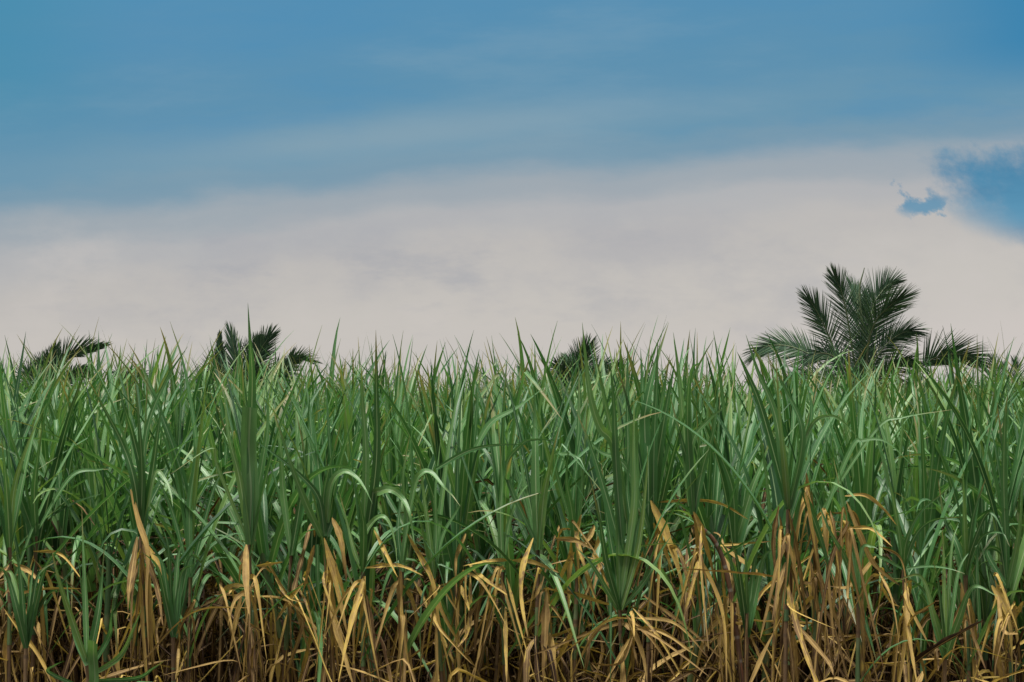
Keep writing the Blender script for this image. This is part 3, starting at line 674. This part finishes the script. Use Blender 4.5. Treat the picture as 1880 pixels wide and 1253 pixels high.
# low bushes showing between the cane tips at the back
def bush(cx, cy, Y, wpx, label):
    c = at(cx, cy, Y); rx = wpx/2/F*Y; foot = Vector((c.x, Y, 0))
    root = link('bush', None, None, foot); tag(root, label, 'bush')
    mb = MB()
    for i in range(6):
        a = i*1.05; P = spline([(0, 0, 0), (.3*math.cos(a), .3*math.sin(a), c.z*.5), (rx*.6*math.cos(a), rx*.5*math.sin(a), c.z*.9)], 10); tube(mb, P, np.linspace(.05, .012, 10), 6)
    link('stem', mb.mesh('bush_stem', TRUNK), root)
    mb = MB(); cl = [(U(-1, 1)*rx, U(-.8, .8), c.z*U(.55, 1.0)) for _ in range(26)]
    for i in range(2600):
        k = random.choice(cl); r = .34
        p = np.array([k[0]+random.gauss(0, r), k[1]+random.gauss(0, r), k[2]+random.gauss(0, r*.7)])
        d = norm(np.array([U(-1, 1), U(-1, 1), U(-.6, .8)])); ln = U(.08, .16)
        q = np.linspace(0, 1, 4)[:, None]; V, UV = ribbon(p+d*ln*q, np.full(4, U(-1.5, 1.5)), .026*np.array([.3, 1, .8, .05]), .2, 3)
        mb.grid(V, UV, random.random())
    link('crown', mb.mesh('bush_crown', PALMG), root)
bush(1352, 722, 64, 90, 'dark low bush on the skyline left of the tall palm')
bush(1800, 735, 66, 70, 'dark low bush on the skyline between tall palm and right edge palm')

# ------------------------------------------------------------------ sky, light, camera
SUN_EL, SUN_AZ = R(74), R(225)      # azimuth measured clockwise from +Y
w = bpy.data.worlds.new('World'); sc.world = w; w.use_nodes = True
t = w.node_tree; t.nodes.clear(); g_ = G(t)
sky = g_.n('ShaderNodeTexSky'); sky.sky_type = 'NISHITA'; sky.sun_disc = False
sky.sun_elevation = SUN_EL; sky.sun_rotation = SUN_AZ; sky.air_density = 1.2; sky.dust_density = 1.5
tc = g_.n('ShaderNodeTexCoord').outputs['Generated']
sp = g_.n('ShaderNodeSeparateXYZ'); g_.link(tc, sp.inputs[0]); dx, dy, dz = sp.outputs
yy = g_.math('MAXIMUM', dy, .35)
front = g_.smooth(dy, .35, .6)
u = g_.math('DIVIDE', dx, yy); v0 = g_.math('DIVIDE', dz, yy)
v = g_.math('ADD', g_.math('MULTIPLY', v0, front), g_.math('MULTIPLY', dz, g_.math('SUBTRACT', 1.0, front)))
uvw = g_.comb(g_.math('MULTIPLY', u, 1.0), dy, g_.math('MULTIPLY', v, 3.2))
big = g_.noise(uvw, 5.0, 4, .5); fine = g_.noise(uvw, 14.0, 6, .6)
nb = g_.math('SUBTRACT', big, .5); nf = g_.math('SUBTRACT', fine, .5)
vv = g_.math('SUBTRACT', v, g_.math('MULTIPLY', u, .075))             # the cloud bank climbs to the right
vv = g_.math('ADD', vv, g_.math('MULTIPLY', g_.math('MAXIMUM', g_.math('MULTIPLY', u, -1.0), 0.0), .022))
vv = g_.math('ADD', vv, g_.math('ADD', g_.math('MULTIPLY', nb, .035), g_.math('MULTIPLY', nf, .018)))
vn = g_.math('DIVIDE', vv, .30)
L = lambda *c: lin(c)
band = g_.ramp(vn, [(0, L(201, 194, 190)), (.16, L(193, 188, 183)), (.29, L(185, 181, 178)), (.36, L(174, 174, 176)), (.41, L(154, 163, 171)), (.475, L(112, 146, 167)), (.51, L(97, 142, 168)), (.62, L(86, 138, 169)), (.78, L(80, 137, 172)), (.90, L(76, 138, 174)), (1, L(82, 144, 180))], 'EASE')
# paler streak inside the blue
def gauss(x, c, wd):
    a = g_.math('DIVIDE', g_.math('SUBTRACT', x, c), wd)
    return g_.math('POWER', 2.718, g_.math('MULTIPLY', g_.math('MULTIPLY', a, a), -1.0))
streak = g_.math('MULTIPLY', gauss(g_.math('SUBTRACT', v, g_.math('MULTIPLY', u, .10)), .159, .013), gauss(u, -.075, .15))
band = g_.mix(g_.math('MULTIPLY', streak, .5), band, L(144, 164, 174))
# wisps drawn across the blue, mottling in the bank
wsp = g_.noise(g_.comb(g_.math('ADD', u, g_.math('MULTIPLY', v, -.6)), dy, g_.math('MULTIPLY', v, 4.5)), 6.0, 6, .6)
band = g_.mix(g_.math('MULTIPLY', g_.smooth(wsp, .47, .72), g_.math('MULTIPLY', g_.smooth(v, .10, .14), .22)), band, L(138, 164, 178))
band = g_.mix(g_.math('MULTIPLY', g_.smooth(wsp, .50, .30), g_.math('MULTIPLY', g_.smooth(v, .13, .17), .35)), band, L(66, 134, 176))
mot = g_.noise(g_.comb(u, dy, g_.math('MULTIPLY', v, 1.9)), 9.0, 7, .62)
band = g_.mix(g_.math('MULTIPLY', g_.smooth(mot, .46, .70), g_.math('MULTIPLY', g_.smooth(v, .13, .09), .45)), band, L(160, 161, 169))
band = g_.mix(g_.math('MULTIPLY', g_.smooth(mot, .50, .32), g_.math('MULTIPLY', g_.smooth(v, .12, .08), .4)), band, L(198, 192, 188))
# soft grey patches in the pale bank
gp = g_.math('MULTIPLY', g_.smooth(fine, .5, .68), g_.math('MULTIPLY', gauss(v, .075, .035), gauss(u, -.09, .22)))
band = g_.mix(g_.math('MULTIPLY', gp, .5), band, L(158, 160, 168))
# clear blue hole in the bank at the right
rag = g_.math('SUBTRACT', g_.noise(g_.comb(g_.math('ADD', u, g_.math('MULTIPLY', v, .4)), dy, g_.math('MULTIPLY', v, 1.1)), 17.0, 9, .66), .5)
hn = g_.math('MULTIPLY', rag, .13)
def blob(cu, cv, ru, rv, k=1.0):
    a = g_.math('DIVIDE', g_.math('SUBTRACT', g_.math('ADD', u, g_.math('MULTIPLY', hn, k)), cu), ru); b = g_.math('DIVIDE', g_.math('SUBTRACT', g_.math('ADD', v, g_.math('MULTIPLY', rag, -.06*k)), cv), rv)
    return g_.smooth(g_.math('ADD', g_.math('MULTIPLY', a, a), g_.math('MULTIPLY', b, b)), 2.3, .2)
hole = g_.math('MAXIMUM', blob(.304, .121, .046, .022, .8), g_.math('MULTIPLY', blob(.228, .117, .016, .0055, 1.0), .85))
band = g_.mix(g_.math('MULTIPLY', hole, .92), band, g_.mix(g_.smooth(wsp, .35, .65), L(38, 120, 160), L(64, 138, 174)))
cr_ = g_.math('MULTIPLY', g_.smooth(u, .20, .31), g_.smooth(v, .17, .21)); band = g_.mix(g_.math('MULTIPLY', cr_, .9), band, L(44, 124, 168))
cl_ = g_.math('MULTIPLY', g_.smooth(u, -.20, -.31), g_.smooth(v, .13, .19)); band = g_.mix(g_.math('MULTIPLY', cl_, .6), band, L(56, 134, 164))
x10 = g_.n('ShaderNodeVectorMath', operation='SCALE'); g_.link(band, x10.inputs[0]); x10.inputs[3].default_value = 10.0
# overcast overhead: the cloud deck brightens towards the zenith
deck = g_.mix(g_.smooth(big, .35, .65), (11.5, 11.6, 11.6), (18.5, 18.2, 17.6))
over = g_.smooth(dz, .27, .55)
back = g_.math('MULTIPLY', g_.math('SUBTRACT', 1.0, front), g_.smooth(dz, .45, .10))
c = g_.mix(over, x10.outputs[0], deck)
c = g_.mix(g_.math('MULTIPLY', back, .9), c, (.8, .9, .9))       # low, dark horizon away from the bright bank
c = g_.mix(g_.math('MULTIPLY', g_.smooth(dy, .1, -.4), .7), c, (1.5, 1.5, 1.5))
c = g_.mix(.06, c, sky.outputs[0])
bg = g_.n('ShaderNodeBackground'); g_.link(c, bg.inputs[0]); bg.inputs[1].default_value = .1
wo = g_.n('ShaderNodeOutputWorld'); g_.link(bg.outputs[0], wo.inputs[0])

sl = bpy.data.lights.new('sun', 'SUN'); sl.energy = 4.8; sl.angle = R(14); sl.color = (1, .96, .9)
so = bpy.data.objects.new('sun', sl); col.objects.link(so); so.location = (0, 0, 30)
d = Vector((math.sin(SUN_AZ)*math.cos(SUN_EL), math.cos(SUN_AZ)*math.cos(SUN_EL), math.sin(SUN_EL)))
so.rotation_euler = d.to_track_quat('Z', 'Y').to_euler()

cam = bpy.data.cameras.new('camera'); co = bpy.data.objects.new('camera', cam); col.objects.link(co)
cam.sensor_width = 36; cam.lens = 36*F/1880; cam.shift_y = (HOR-626.5)/1880
co.location = (0, 0, EYE); co.rotation_euler = (R(90), 0, 0); cam.clip_start = .1; cam.clip_end = 4000
sc.camera = co
sc.view_settings.view_transform = 'Standard'; sc.view_settings.look = 'None'; sc.view_settings.exposure = .1; sc.view_settings.gamma = 1
sc.cycles.max_bounces = 8; sc.cycles.diffuse_bounces = 3; sc.cycles.transmission_bounces = 4
